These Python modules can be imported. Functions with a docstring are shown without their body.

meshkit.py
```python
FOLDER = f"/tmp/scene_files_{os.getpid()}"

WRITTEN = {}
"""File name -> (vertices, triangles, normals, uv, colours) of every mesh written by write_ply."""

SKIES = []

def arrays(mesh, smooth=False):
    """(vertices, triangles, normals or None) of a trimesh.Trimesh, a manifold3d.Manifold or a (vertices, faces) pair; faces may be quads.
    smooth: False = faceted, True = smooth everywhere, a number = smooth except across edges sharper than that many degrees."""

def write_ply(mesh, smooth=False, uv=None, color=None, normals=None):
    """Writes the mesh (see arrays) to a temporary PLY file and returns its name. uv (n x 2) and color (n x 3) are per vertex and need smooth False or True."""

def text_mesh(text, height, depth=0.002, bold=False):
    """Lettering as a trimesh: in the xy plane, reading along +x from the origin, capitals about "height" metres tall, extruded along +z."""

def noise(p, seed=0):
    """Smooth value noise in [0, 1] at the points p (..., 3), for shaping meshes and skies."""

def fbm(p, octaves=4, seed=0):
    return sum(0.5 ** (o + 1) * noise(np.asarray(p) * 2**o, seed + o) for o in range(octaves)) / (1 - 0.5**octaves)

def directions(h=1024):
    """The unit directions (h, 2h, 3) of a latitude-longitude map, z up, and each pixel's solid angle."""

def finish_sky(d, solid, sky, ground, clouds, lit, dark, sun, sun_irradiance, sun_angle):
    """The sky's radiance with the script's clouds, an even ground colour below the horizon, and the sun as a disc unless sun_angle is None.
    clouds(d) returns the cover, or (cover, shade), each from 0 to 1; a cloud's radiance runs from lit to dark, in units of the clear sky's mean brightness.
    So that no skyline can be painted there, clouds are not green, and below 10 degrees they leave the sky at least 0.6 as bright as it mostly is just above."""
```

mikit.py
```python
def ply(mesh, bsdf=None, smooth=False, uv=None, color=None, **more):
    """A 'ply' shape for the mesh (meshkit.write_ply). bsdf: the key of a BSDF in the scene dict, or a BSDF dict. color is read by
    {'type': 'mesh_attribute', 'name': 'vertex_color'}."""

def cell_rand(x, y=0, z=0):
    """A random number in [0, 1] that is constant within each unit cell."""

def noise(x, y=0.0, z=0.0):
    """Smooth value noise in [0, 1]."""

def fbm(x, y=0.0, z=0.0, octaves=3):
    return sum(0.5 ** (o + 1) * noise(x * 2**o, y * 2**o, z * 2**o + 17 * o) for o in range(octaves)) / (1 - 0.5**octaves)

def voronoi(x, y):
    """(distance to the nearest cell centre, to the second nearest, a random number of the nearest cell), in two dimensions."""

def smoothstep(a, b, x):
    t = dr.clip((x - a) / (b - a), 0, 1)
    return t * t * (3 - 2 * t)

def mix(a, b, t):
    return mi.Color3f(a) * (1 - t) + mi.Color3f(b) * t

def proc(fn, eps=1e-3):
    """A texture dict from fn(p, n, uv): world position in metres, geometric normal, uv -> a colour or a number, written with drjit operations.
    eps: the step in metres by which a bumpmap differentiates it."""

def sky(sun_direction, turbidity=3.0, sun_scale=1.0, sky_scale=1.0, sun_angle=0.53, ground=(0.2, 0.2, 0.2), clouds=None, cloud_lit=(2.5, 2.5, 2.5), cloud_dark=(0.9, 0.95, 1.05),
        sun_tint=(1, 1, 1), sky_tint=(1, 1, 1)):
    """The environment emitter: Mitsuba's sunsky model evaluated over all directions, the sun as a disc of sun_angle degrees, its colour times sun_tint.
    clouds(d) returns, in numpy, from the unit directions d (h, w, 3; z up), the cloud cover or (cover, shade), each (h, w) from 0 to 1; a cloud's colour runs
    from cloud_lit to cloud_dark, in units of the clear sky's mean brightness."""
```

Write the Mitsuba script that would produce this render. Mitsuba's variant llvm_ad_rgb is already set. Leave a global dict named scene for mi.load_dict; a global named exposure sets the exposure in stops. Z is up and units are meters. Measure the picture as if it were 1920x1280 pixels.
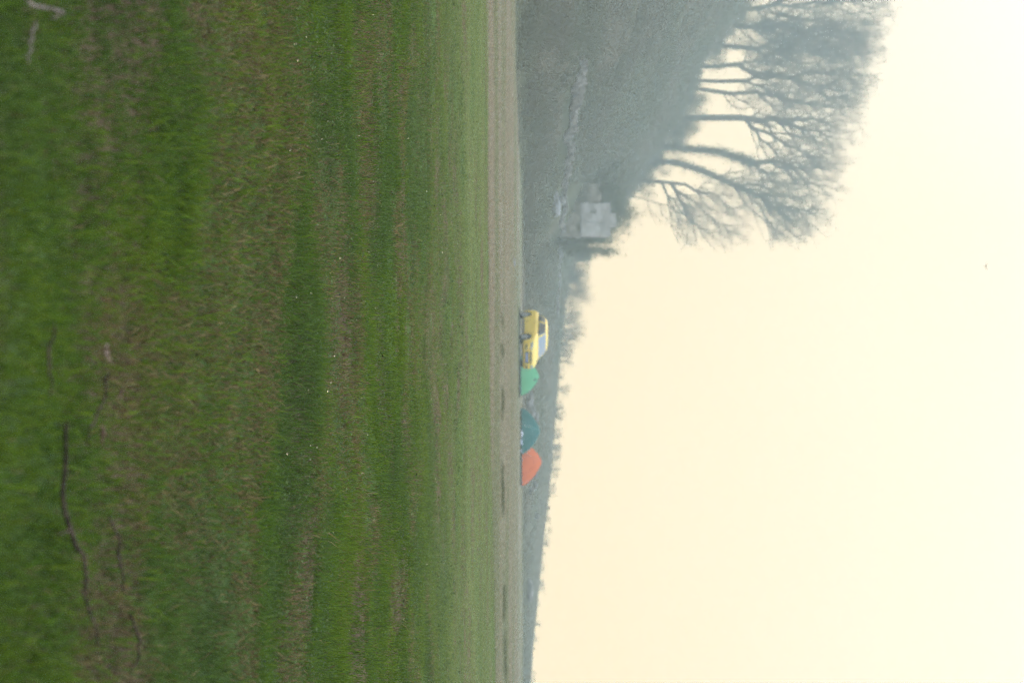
import math
import numpy as np
import trimesh
import manifold3d as m3
import drjit as dr
import mitsuba as mi
import mikit
import meshkit
from mikit import proc, noise, fbm, smoothstep, mix

T = mi.ScalarTransform4f
scene, labels = {}, {}
# ------------------------------------------------------------------ camera, sky, haze, exposure
F, HORIZON, CAM_H = 3013.0, 990.0, 0.5          # focal length in photo pixels, horizon column (the photo lies on its side), eye height
PITCH = math.atan((960 - HORIZON) / F)
FWD = np.array([0, math.cos(PITCH), math.sin(PITCH)])
UPV = np.array([0, -math.sin(PITCH), math.cos(PITCH)])
EYE = np.array([0, 0, CAM_H])
scene['camera'] = {'type': 'thinlens', 'fov': 2 * math.degrees(math.atan(960 / F)), 'fov_axis': 'x', 'near_clip': 0.05, 'far_clip': 3000.0,
                   'aperture_radius': 0.0047, 'focus_distance': 5.0,
                   'to_world': T().look_at(origin=EYE.tolist(), target=(EYE + FWD * 10).tolist(), up=[-1, 0, 0]),   # the camera is held on its side
                   'medium': {'type': 'ref', 'id': 'haze_air'}}
exposure = 3.1
SUN = np.array([-0.30, 0.80, 0.52]); SUN /= np.linalg.norm(SUN)


def overcast(d):
    """A bright veil over the whole sky: warm and dimmer low down, whiter overhead and towards the hidden sun."""
    c = np.clip(d @ SUN, -1, 1)
    el = np.degrees(np.arcsin(np.clip(d[..., 2], -1, 1)))
    glow = 0.4 * np.exp(-(np.arccos(c) / 0.30) ** 2)
    n = meshkit.fbm(d * 2.5, 3, 5)
    up = 0.95 * np.clip(el / 72, 0, 1) ** 1.6
    return np.ones(c.shape), np.clip(1.0 - np.maximum(glow, up) - 0.06 * (n - 0.5), 0, 1)


scene['sky'] = mikit.sky(SUN.tolist(), turbidity=6, sun_scale=0.13, sky_scale=1.0, sun_angle=16, sun_tint=(1.0, 0.9, 0.72), ground=(0.08, 0.09, 0.06),
                         clouds=overcast, cloud_lit=(2.5, 3.1, 4.1), cloud_dark=(1.47, 1.08, 0.575))
scene['haze_air'] = {'type': 'homogeneous', 'albedo': {'type': 'rgb', 'value': [0.74, 0.95, 1.0]}, 'sigma_t': 0.0023, 'phase': {'type': 'hg', 'g': 0.1}}
R_GROUND = 255.0
scene['haze'] = {'type': 'cube', 'to_world': T().translate([0, 0, 27]).scale([262, 262, 29.5]), 'bsdf': {'type': 'null'}, 'interior': {'type': 'ref', 'id': 'haze_air'}}
labels['haze'] = {'label': 'thin pale morning haze over the field and hill', 'category': 'haze', 'kind': 'stuff'}


# ------------------------------------------------------------------ helpers
def ray(u, X):
    """World direction with y = 1 of the photo's pixel in column X, row u (1920 x 1280)."""
    u, X = np.broadcast_arrays(np.asarray(u, float), np.asarray(X, float))
    d = FWD + (X[..., None] - 960) / F * UPV + (u[..., None] - 640) / F * np.array([1.0, 0, 0])
    return d / d[..., 1:2]


def at(u, X, D):
    return EYE + ray(u, X) * np.asarray(D, float)[..., None]


def rgb(*c):
    return {'type': 'rgb', 'value': list(c)}


def cat(parts):
    """Joins (vertices, faces) pairs."""
    vs, fs, n = [], [], 0
    for v, f in parts:
        vs.append(np.asarray(v, float)); fs.append(np.asarray(f) + n); n += len(v)
    return np.vstack(vs), np.vstack(fs)


def arr(m):
    if hasattr(m, 'to_mesh'):
        q = m.to_mesh()
        return np.array(q.vert_properties[:, :3], float), np.array(q.tri_verts)
    if isinstance(m, tuple):
        return m
    return np.array(m.vertices, float), np.array(m.faces)


def add(key, mesh, bsdf, smooth=False, to_world=None, color=None):
    v, f = arr(mesh)
    if color is not None:
        d = mikit.ply((v, f), bsdf, smooth=smooth, color=color)
    else:
        d = mikit.ply(trimesh.Trimesh(v, f, process=False), bsdf, smooth=smooth)
    if to_world is not None:
        d['to_world'] = to_world
    scene[key] = d
    return key


def add_leaves(key, v, f, normals, color, bsdf):
    """Leaf faces shaded with the soft normals of the clump they belong to."""
    path = meshkit.write_ply((v, f), False, None, color, normals=normals / (np.linalg.norm(normals, axis=1, keepdims=True) + 1e-9))
    scene[key] = {'type': 'ply', 'filename': path, 'face_normals': False, 'bsdf': {'type': 'ref', 'id': bsdf}}


def tag(key, label=None, category=None, group=None, kind=None):
    d = {k: v for k, v in (('label', label), ('category', category), ('group', group), ('kind', kind)) if v}
    labels[key] = d
    return key


def numbered(name):
    used = set(k.split('__')[0] for k in list(scene) + list(labels))
    if name not in used:
        return name
    i = 1
    while f'{name}_{i:03d}' in used:
        i += 1
    return f'{name}_{i:03d}'


def part(parent, name):
    key, i = f'{parent}__{name}', 0
    while key in scene or any(k.startswith(key + '__') for k in scene):
        i += 1
        key = f'{parent}__{name}_{i:03d}'
    return key


def tube(p, r, sides=6, closed=True):
    p = np.asarray(p, float); r = np.broadcast_to(np.asarray(r, float), (len(p),))
    t = np.gradient(p, axis=0); t /= np.linalg.norm(t, axis=1, keepdims=True) + 1e-12
    ref = np.array([0.31, 0.17, 0.93]) if abs(t[:, 2]).mean() < 0.8 else np.array([0.93, 0.2, 0.1])
    a = np.cross(t, ref); a /= np.linalg.norm(a, axis=1, keepdims=True) + 1e-12
    b = np.cross(t, a)
    an = np.arange(sides) * 2 * np.pi / sides
    v = (p[:, None] + r[:, None, None] * (np.cos(an)[None, :, None] * a[:, None] + np.sin(an)[None, :, None] * b[:, None])).reshape(-1, 3)
    i, j = np.meshgrid(np.arange(len(p) - 1), np.arange(sides), indexing='ij')
    A, B = (i * sides + j).ravel(), (i * sides + (j + 1) % sides).ravel()
    f = np.vstack([np.stack([A, B, B + sides], 1), np.stack([A, B + sides, A + sides], 1)])
    if closed:
        n = len(v)
        v = np.vstack([v, p[0], p[-1]])
        k = np.arange(sides)
        f = np.vstack([f, np.stack([np.full(sides, n), (k + 1) % sides, k], 1), np.stack([np.full(sides, n + 1), (len(p) - 1) * sides + k, (len(p) - 1) * sides + (k + 1) % sides], 1)])
    return v, f


def prisms(p0, p1, r0, r1, sides=3):
    """Many thin tapered rods at once."""
    t = p1 - p0; t = t / (np.linalg.norm(t, axis=1, keepdims=True) + 1e-9)
    ref = np.where(np.abs(t[:, 2:]) < 0.8, [[0, 0, 1.0]], [[1.0, 0, 0]])
    a = np.cross(t, ref); a /= np.linalg.norm(a, axis=1, keepdims=True) + 1e-9
    b = np.cross(t, a)
    an = np.arange(sides) * 2 * np.pi / sides
    ring = np.cos(an)[None, :, None] * a[:, None] + np.sin(an)[None, :, None] * b[:, None]
    v = np.concatenate([p0[:, None] + ring * np.asarray(r0)[:, None, None], p1[:, None] + ring * np.asarray(r1)[:, None, None]], 1)
    n = len(p0)
    k = np.arange(sides); k2 = (k + 1) % sides
    fl = np.vstack([np.stack([k, k2, k2 + sides], 1), np.stack([k, k2 + sides, k + sides], 1)])
    f = (fl[None] + (np.arange(n) * 2 * sides)[:, None, None]).reshape(-1, 3)
    return v.reshape(-1, 3), f


def leaves(c, size, rng, flat=0.0):
    """One leaf-sized kite (2 triangles) per centre, turned at random."""
    n = len(c)
    a = rng.normal(size=(n, 3)); a[:, 2] *= 1 - flat; a /= np.linalg.norm(a, axis=1, keepdims=True)
    b = np.cross(a, rng.normal(size=(n, 3))); b /= np.linalg.norm(b, axis=1, keepdims=True)
    s = np.broadcast_to(size, (n,))[:, None] * rng.uniform(0.6, 1.3, (n, 1))
    v = np.stack([c - a * s, c + b * s * 0.5, c + a * s, c - b * s * 0.5], 1).reshape(-1, 3)
    i = np.arange(n) * 4
    return v, np.vstack([np.stack([i, i + 1, i + 2], 1), np.stack([i, i + 2, i + 3], 1)])


def grid_faces(rows, cols, wrap=False):
    i, j = np.meshgrid(np.arange(rows - 1), np.arange(cols if wrap else cols - 1), indexing='ij')
    a, b = (i * cols + j).ravel(), (i * cols + (j + 1) % cols).ravel()
    return np.vstack([np.stack([a, b, b + cols], 1), np.stack([a, b + cols, a + cols], 1)])


def lump(size, seed, rough=0.25, sub=3, freq=1.6):
    m = trimesh.creation.icosphere(subdivisions=sub)
    v = np.array(m.vertices)
    d = 1 + rough * 2 * (meshkit.fbm(v * freq + seed * 7.3, 3, seed) - 0.5)
    return v * d[:, None] * np.asarray(size), np.array(m.faces)


def move(m, loc=(0, 0, 0), rz=0.0):
    v, f = arr(m)
    c, s = math.cos(rz), math.sin(rz)
    return v @ np.array([[c, s, 0], [-s, c, 0], [0, 0, 1]]) + np.asarray(loc), f


# ------------------------------------------------------------------ materials
def plain(name, col, rough=0.8, spec=0.3, **more):
    scene[name] = {'type': 'twosided', 'bsdf': {'type': 'principled', 'base_color': rgb(*col), 'roughness': rough, 'specular': spec, **more}}


def thin(name, color, trans=0.6, rough=0.7):
    scene[name] = {'type': 'principledthin', 'base_color': color, 'roughness': rough, 'diff_trans': trans, 'spec_trans': 0.0, 'eta': 1.35}


scene['scrub_leaf'] = {'type': 'twosided', 'bsdf': {'type': 'diffuse', 'reflectance': {'type': 'mesh_attribute', 'name': 'vertex_color'}}}
VC = {'type': 'mesh_attribute', 'name': 'vertex_color'}
thin('grass_blade', VC, 1.15, 0.55)
thin('dull_leaf', VC, 0.95, 0.8)
thin('ivy_leaf', rgb(0.035, 0.05, 0.022), 0.4, 0.7)
plain('bark', (0.085, 0.075, 0.062), 0.95, 0.1)
plain('twig_bark', (0.075, 0.065, 0.055), 0.95, 0.1)


def soil_fn(p, n, uv):
    k = fbm(p.x * 1.3, p.y * 3.0, p.z, 4)
    g = fbm(p.x * 14, p.y * 14, p.z * 14, 3)
    c = mix(mi.Color3f(0.075, 0.058, 0.034), mi.Color3f(0.045, 0.075, 0.02), smoothstep(0.35, 0.6, k))
    return c * (0.55 + 0.9 * g)


def dry_fn(p, n, uv):
    k = fbm(p.x * 0.16 + 3.1, p.y * 0.28, 0.0, 4)
    g = fbm(p.x * 5, p.y * 5, 1.7, 4)
    c = mix(mi.Color3f(0.175, 0.162, 0.130), mi.Color3f(0.155, 0.165, 0.118), smoothstep(0.35, 0.68, k))
    return c * (0.65 + 0.7 * g)


def hill_fn(p, n, uv):
    k = fbm(p.x * 0.09, p.y * 0.09, p.z * 0.5, 4)
    g = fbm(p.x * 0.9, p.y * 0.9, p.z * 0.9, 3)
    c = mix(mi.Color3f(0.048, 0.053, 0.032), mi.Color3f(0.062, 0.057, 0.040), smoothstep(0.4, 0.6, k))
    return c * (0.8 + 0.4 * g)


def stone_fn(p, n, uv):
    g = fbm(p.x * 3.2, p.y * 3.2, p.z * 3.2, 4)
    return mix(mi.Color3f(0.13, 0.13, 0.125), mi.Color3f(0.29, 0.29, 0.285), smoothstep(0.3, 0.7, g))


for nm, fn in (('soil', soil_fn), ('dry_soil', dry_fn), ('hill_scrub', hill_fn), ('stone', stone_fn)):
    scene[nm] = {'type': 'twosided', 'bsdf': {'type': 'principled', 'base_color': proc(fn), 'roughness': 0.95, 'specular': 0.1}}

# ------------------------------------------------------------------ the ground: meadow, dry field, hillside, one sheet
RIDGE = np.array([(-2000, 1010), (-1200, 1200), (-600, 1400), (-200, 1430), (0, 1385), (60, 1350), (120, 1305), (170, 1290), (220, 1272), (270, 1235), (320, 1200), (360, 1178), (400, 1158), (430, 1128), (450, 1100), (470, 1086),
                  (500, 1076), (560, 1060), (620, 1054), (700, 1046), (760, 1041), (860, 1034), (940, 1026), (1040, 1016), (1140, 1006), (1200, 1000), (1280, 994), (1400, 993), (3000, 993)], float)
FOOT = np.array([(-2000, 60), (-400, 60), (0, 62), (120, 64), (200, 74), (330, 86), (460, 92), (640, 94), (900, 100), (1280, 112), (3000, 120)], float)
EDGE = np.array([(-3000, 19), (0, 20.0), (300, 20.5), (560, 21), (860, 22.5), (1060, 24), (1280, 25.5), (3000, 27)], float)
RIDGE_D = 200.0


def bumps(x, y):
    """Unevenness of the turf and field in metres."""
    p = np.stack([x, y, np.zeros_like(x)], -1)
    near = np.clip(1 - (np.hypot(x, y) - 12) / 10, 0.10, 1)
    z = 0.07 * (meshkit.fbm(p * [1.2, 1.3, 1], 3, 3) - 0.5) + 0.06 * (meshkit.fbm(p * [2.4, 3.4, 1], 3, 4) - 0.5)
    return z * near


def terrain_parts(az_u, r):
    foot, edge = np.interp(az_u, *FOOT.T), np.interp(az_u, *EDGE.T)
    return edge, foot


def ridge_z(u):
    return CAM_H + (np.interp(u, *RIDGE.T) - HORIZON) / F * RIDGE_D


def height(x, y):
    """Height of the ground anywhere."""
    x, y = np.broadcast_arrays(np.asarray(x, float), np.asarray(y, float))
    az = np.arctan2(x, y)
    u = 640 + F * np.tan(np.clip(az, -0.9, 0.9))
    r = np.hypot(x, y)
    front = np.clip((1.2 - np.abs(az)) / 0.35, 0, 1)
    foot = np.interp(u, *FOOT.T)
    zr = ridge_z(u) * front
    rise = 0.14 * np.clip((r - 78) / 10, 0, 1) * front
    q = np.clip((r - foot) / (RIDGE_D - foot), 0, 1)
    prof = 0.55 * q + 0.45 * q * q * (3 - 2 * q)
    z = rise + (zr - rise) * prof
    p = np.stack([x, y, np.zeros_like(x)], -1)
    hillness = np.clip((r - foot) / 12, 0, 1) * front * np.clip((RIDGE_D + 4 - r) / 18, 0, 1)
    z = z + hillness * np.clip(zr / 8, 0.10, 1.0) * (1.5 * (meshkit.fbm(p * 0.11, 4, 8) - 0.5) + 0.5 * (meshkit.fbm(p * 0.6, 3, 9) - 0.5))
    z = z - np.clip((r - RIDGE_D - 3) / 55, 0, 1) * np.clip(zr * 0.5, 0, 6)
    bank = 0.035 * np.clip((r - np.interp(u, *EDGE.T) - 6.5) / 2.4, 0, 1) * np.clip((foot - r) / 20, 0, 1)
    return z + bumps(x, y) * np.clip((foot + 6 - r) / 10, 0, 1) + bank


AZ = np.unique(np.round(np.concatenate([np.radians(np.arange(-18, 18.001, 0.12)), np.radians(np.arange(18, 180.1, 3.0)), -np.radians(np.arange(18, 180.1, 3.0))]), 6))
AU = 640 + F * np.tan(np.clip(AZ, -0.9, 0.9))
ed, ft = np.interp(AU, *EDGE.T), np.interp(AU, *FOOT.T)


def rows(r0, r1, n, power=1.0):
    s = np.linspace(0, 1, n)
    return r0[None, :] * (r1 / r0)[None, :] ** s[:, None] if power == 'log' else r0[None, :] + (r1 - r0)[None, :] * s[:, None] ** power


zones = (('meadow', rows(np.full_like(ed, 0.15), ed, 170, 'log'), 'soil', 'rough green meadow turf filling the foreground'),
         ('dry_field', rows(ed, ft, 110, 'log'), 'dry_soil', 'bare greyish brown field strip between the grass and the camp'),
         ('hillside', np.vstack([rows(ft, np.full_like(ft, RIDGE_D), 120), rows(np.full_like(ft, RIDGE_D), np.full_like(ft, R_GROUND), 14)[1:]]), 'hill_scrub', 'dark scrubby hillside rising behind the camp to the left'))
for nm, rr, mat, lab in zones:
    x, y = rr * np.sin(AZ), rr * np.cos(AZ)
    v = np.stack([x, y, height(x, y)], -1).reshape(-1, 3)
    f = grid_faces(rr.shape[0], rr.shape[1])
    if nm == 'meadow':
        v = np.vstack([v, [[0, 0, float(height(0.0, 0.0))]]])
        k = np.arange(len(AZ) - 1)
        f = np.vstack([f, np.stack([np.full(len(k), len(v) - 1), k + 1, k], 1)])
    add(nm, (v, f[:, ::-1]), mat, smooth=True)
    tag(nm, lab, None, None, 'structure')


def hit(u, X, r0=55.0, lift=0.0):
    """Where the view ray of a photo pixel meets the ground beyond r0 metres."""
    d = ray(u, X); s = np.arange(r0, RIDGE_D + 6, 0.25)
    p = EYE + d[None, :] * s[:, None]
    below = np.nonzero(p[:, 2] <= height(p[:, 0], p[:, 1]) + lift)[0]
    k = below[0] if len(below) else len(s) - 1
    return np.array([p[k, 0], p[k, 1], float(height(p[k, 0], p[k, 1]))])


def on_grass(u, X, z):
    d = ray(u, X)
    return EYE + d * ((z - CAM_H) / d[..., 2])[..., None]


# ------------------------------------------------------------------ grass
rng = np.random.default_rng(11)


def scatter(density, ramp, r0, r1, margin=1.1, half=0.235):
    """Points in the wedge the camera sees, at density(r) per square metre."""
    e = np.linspace(r0, r1, 400)
    lam = 2 * (half * e + margin * np.clip(e / 2, 0.35, 1)) * density(e)
    n = int(np.trapezoid(lam, e)); c = np.cumsum(lam); c = c / c[-1]
    r = np.interp(rng.random(n), c, e)
    x = (rng.random(n) * 2 - 1) * (half * r + margin * np.clip(r / 2, 0.35, 1))
    return x, r


def patch(x, y, fx, fy, seed):
    return meshkit.fbm(np.stack([x * fx, y * fy, np.zeros_like(x)], -1), 4, seed)


def blade_mesh(x, y, z, L, w, az, lean, bend, three):
    d = np.stack([np.cos(az), np.sin(az), np.zeros_like(az)], -1)
    tw = az + np.pi / 2 + rng.normal(0, 0.7, len(az))
    s = np.stack([np.cos(tw), np.sin(tw), np.zeros_like(az)], -1)
    b = np.stack([x, y, z], -1)
    up = np.array([0, 0, 1.0])
    m = b + (d * np.sin(lean)[:, None] + up * np.cos(lean)[:, None]) * (L * 0.55)[:, None]
    l2 = np.clip(lean + bend, 0, 1.75)
    t = m + (d * np.sin(l2)[:, None] + up * np.cos(l2)[:, None]) * (L * 0.45)[:, None]
    h = s * w[:, None] / 2
    if three:
        v = np.stack([b - h * 0.7, b + h * 0.7, m - h, m + h, t], 1).reshape(-1, 3)
        i = np.arange(len(x)) * 5
        f = np.vstack([np.stack([i, i + 1, i + 3], 1), np.stack([i, i + 3, i + 2], 1), np.stack([i + 2, i + 3, i + 4], 1)])
        return v, f, 5
    v = np.stack([b - h, b + h, t], 1).reshape(-1, 3)
    i = np.arange(len(x)) * 3
    return v, np.stack([i, i + 1, i + 2], 1), 3


GREENS = np.array([(0.064, 0.120, 0.020), (0.092, 0.145, 0.022), (0.068, 0.112, 0.034), (0.075, 0.110, 0.022)])
DRY = np.array([(0.150, 0.115, 0.062), (0.110, 0.080, 0.050), (0.190, 0.160, 0.095)])


def turf(name, x, y, scale, three):
    dryness = patch(x, y, 1.6, 1.5, 21) + 0.25 * (patch(x, y, 3, 3, 22) - 0.5)
    wave = 0.15 * np.sin(x * 1.7) + 0.1 * np.sin(x * 3.9 + 1)
    wave = wave + 1.6 * (patch(x, y, 1.5, 0.8, 27) - 0.5)
    strips = 0.5 * np.exp(-((y + wave - 3.0) / 0.5) ** 2) + 1.9 * np.exp(-((y + 1.3 * wave - 5.3) / 1.9) ** 2) - 1.3 * np.clip((2.6 - y) / 0.4, 0, 1)        # two old mown strips
    far = 1.3 * strips + 0.6
    pdry = np.clip((dryness - 0.50 + 0.035 * far) * 4.0, 0.05, 0.72) * np.clip(1.15 - (y - 7) / 9, 0.25, 1)
    is_dry = rng.random(len(x)) < pdry
    tone = patch(x, y, 2.2, 1.9, 23) + rng.normal(0, 0.16, len(x))
    pick = np.clip(((tone - 0.30) / 0.4 * 3).astype(int), 0, 2)
    col = GREENS[np.array([2, 0, 1])[pick]] * (1 + 0.18 * rng.normal(size=(len(x), 1)))
    dc = DRY[rng.integers(0, 3, len(x))] * (1 + 0.2 * rng.normal(size=(len(x), 1)))
    col = np.where(is_dry[:, None], dc, col)
    pale = np.clip((y - 6.0) / 7, 0, 1)[:, None] * (0.75 + 0.5 * (patch(x, y, 0.3, 0.9, 26)[:, None] - 0.5))          # a fresher sward farther out, a hazy veil painted into its paler colour
    col = col * np.array([1.18, 1.24, 1.12])
    col = np.clip(col * (1 - pale) + pale * np.array([0.27, 0.34, 0.16]) * (1 + 0.15 * rng.normal(size=(len(x), 1))), 0.008, 0.5)
    tall = 0.55 + 0.9 * patch(x, y, 1.6, 2.6, 24)
    L = rng.gamma(9, 0.0034, len(x)) * tall * np.where(is_dry, 0.8, 1.0) * np.clip(1.1 - (y - 6) / 30, 0.5, 1)
    w = rng.uniform(0.0011, 0.0027, len(x)) * scale
    az = rng.uniform(0, 2 * np.pi, len(x))
    lean = np.abs(rng.normal(0.0, 0.42, len(x))) + np.where(is_dry, 0.35, 0.0)
    v, f, k = blade_mesh(x, y, height(x, y) - 0.004, L, w, az, lean, rng.uniform(0.1, 1.1, len(x)), three)
    add(name, (v, f), 'grass_blade', color=np.repeat(col, k, 0))


def weeds(n, r0, r1):
    """Small broad leaves lying low between the blades."""
    x, y = scatter(lambda e: n * (3 / np.maximum(e, 3)) ** 1.3, None, r0, r1)
    keep = patch(x, y, 1.3, 1.8, 31) > 0.54
    x, y = x[keep], y[keep]
    k = 5
    X, Y = np.repeat(x, k) + rng.normal(0, 0.012, len(x) * k), np.repeat(y, k) + rng.normal(0, 0.012, len(x) * k)
    c = np.stack([X, Y, height(X, Y) + rng.uniform(0.008, 0.04, len(X))], -1)
    v, f = leaves(c, 0.0045 * np.maximum(1, (Y / 5) ** 0.7), rng, 0.6)
    col = np.array([0.10, 0.155, 0.068]) * (1 + 0.25 * rng.normal(size=(len(c), 1)))
    return v, f, np.repeat(np.clip(col, 0.01, 0.4), 4, 0)


x, y = scatter(lambda e: 34000 * np.minimum(1, (3.0 / e) ** 1.5), None, 0.75, 8.0)
turf('grass__near_blades', x, y, np.maximum(1, (y / 4) ** 0.75), True)
x, y = scatter(lambda e: 12000 * (6.5 / e) ** 1.9, None, 7.6, 28.0, 1.5)
u_ = 640 + F * x / y
k = y < np.interp(u_, *EDGE.T) + rng.normal(-0.2, 0.9, len(y)) + 3.0 * (patch(x, y, 0.5, 0.5, 71) - 0.5)
turf('grass__far_blades', x[k], y[k], (y[k] / 4) ** 0.85 * 1.2, False)
v, f, c = weeds(420, 1.0, 12)
add('grass__weed_leaves', (v, f), 'grass_blade', color=c)
tag('grass', 'short dewy green and brown grass of the meadow', 'grass', None, 'stuff')

# thin dry stubble on the field, and ragged dark tufts along its low bank
x, y = scatter(lambda e: 900 * (22 / e) ** 1.7, None, 20, 92, 3)
u_ = 640 + F * x / y
k = (y > np.interp(u_, *EDGE.T) - 1.0) & (y < np.interp(u_, *FOOT.T) + 1)
x, y = x[k], y[k]
col = np.where((patch(x, y, 0.16, 0.28, 41) + rng.normal(0, 0.08, len(x)) > 0.52)[:, None], [[0.225, 0.25, 0.155]], [[0.32, 0.295, 0.23]]) * (1 + 0.2 * rng.normal(size=(len(x), 1)))
v, f, kk = blade_mesh(x, y, height(x, y) - 0.004, rng.uniform(0.015, 0.05, len(x)), 0.012 * (y / 20) ** 0.9, rng.uniform(0, 6.28, len(x)), np.abs(rng.normal(0.5, 0.3, len(x))), rng.uniform(0, 0.6, len(x)), False)
add('stubble', (v, f), 'grass_blade', color=np.repeat(np.clip(col, 0.01, 0.5), kk, 0))
tag('stubble', 'thin dry stubble on the brown field', 'grass', None, 'stuff')

bu = rng.uniform(600, 1330, 700)
clus = meshkit.noise(np.stack([bu * 0.035, bu * 0, bu * 0], -1), 51)
bu = bu[clus > np.where(bu < 880, 0.68, 0.60)]
bd = np.interp(bu, *EDGE.T) + 7.6 + 1.2 * (meshkit.noise(np.stack([bu * 0.006, bu * 0, bu * 0], -1), 52) - 0.5) + rng.normal(0, 0.35, len(bu))
bx, by = np.repeat((bu - 640) / F * bd, 60), np.repeat(bd, 60)
bx, by = bx + rng.normal(0, 0.07, len(bx)), by + rng.normal(0, 0.12, len(bx))
hz = np.repeat(rng.uniform(0.4, 1.0, len(bu)), 60)
for u0, u1, d0 in ((578, 744, 79.3), (768, 908, 82.6)):                      # dark blades that paint in the shade under car and tents
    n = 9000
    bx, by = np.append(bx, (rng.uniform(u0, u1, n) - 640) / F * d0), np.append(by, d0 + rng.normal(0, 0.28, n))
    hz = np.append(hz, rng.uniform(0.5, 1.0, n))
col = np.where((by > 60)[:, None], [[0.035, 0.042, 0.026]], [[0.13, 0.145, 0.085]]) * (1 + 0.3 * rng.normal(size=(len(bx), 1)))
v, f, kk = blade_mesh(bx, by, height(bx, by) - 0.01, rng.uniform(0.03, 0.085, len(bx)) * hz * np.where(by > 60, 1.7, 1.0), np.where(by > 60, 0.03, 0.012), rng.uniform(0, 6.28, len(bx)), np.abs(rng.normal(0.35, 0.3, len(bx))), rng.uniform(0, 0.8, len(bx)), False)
add('rough_grass_and_shade', (v, f), 'dull_leaf', color=np.repeat(np.clip(col, 0.01, 0.4), kk, 0))
tag('rough_grass_and_shade', 'ragged dark grass tufts along the low bank, and dark blades painted as shade before the camp', 'grass', None, 'stuff')

# ------------------------------------------------------------------ dew on the grass
x, y = scatter(lambda e: 26 * np.minimum(1, (4 / e)), None, 1.6, 8.5, 0.3)
k = patch(x, y, 1.2, 2.0, 61) > 0.5
x, y = x[k], y[k]
ico = trimesh.creation.icosphere(subdivisions=1)
c = np.stack([x, y, height(x, y) + rng.uniform(0.03, 0.06, len(x))], -1)
rad = rng.uniform(0.0008, 0.0017, len(x)) * np.where(rng.random(len(x)) < 0.06, 1.8, 1)
v = (c[:, None] + np.array(ico.vertices)[None] * rad[:, None, None]).reshape(-1, 3)
f = (np.array(ico.faces)[None] + (np.arange(len(x)) * len(ico.vertices))[:, None, None]).reshape(-1, 3)
scene['dew_water'] = {'type': 'dielectric', 'int_ior': 1.33, 'ext_ior': 1.0}
add('dew', (v, f), 'dew_water', smooth=True)
tag('dew', 'scattered bright dew drops on the meadow grass', 'dew', None, 'stuff')


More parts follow.
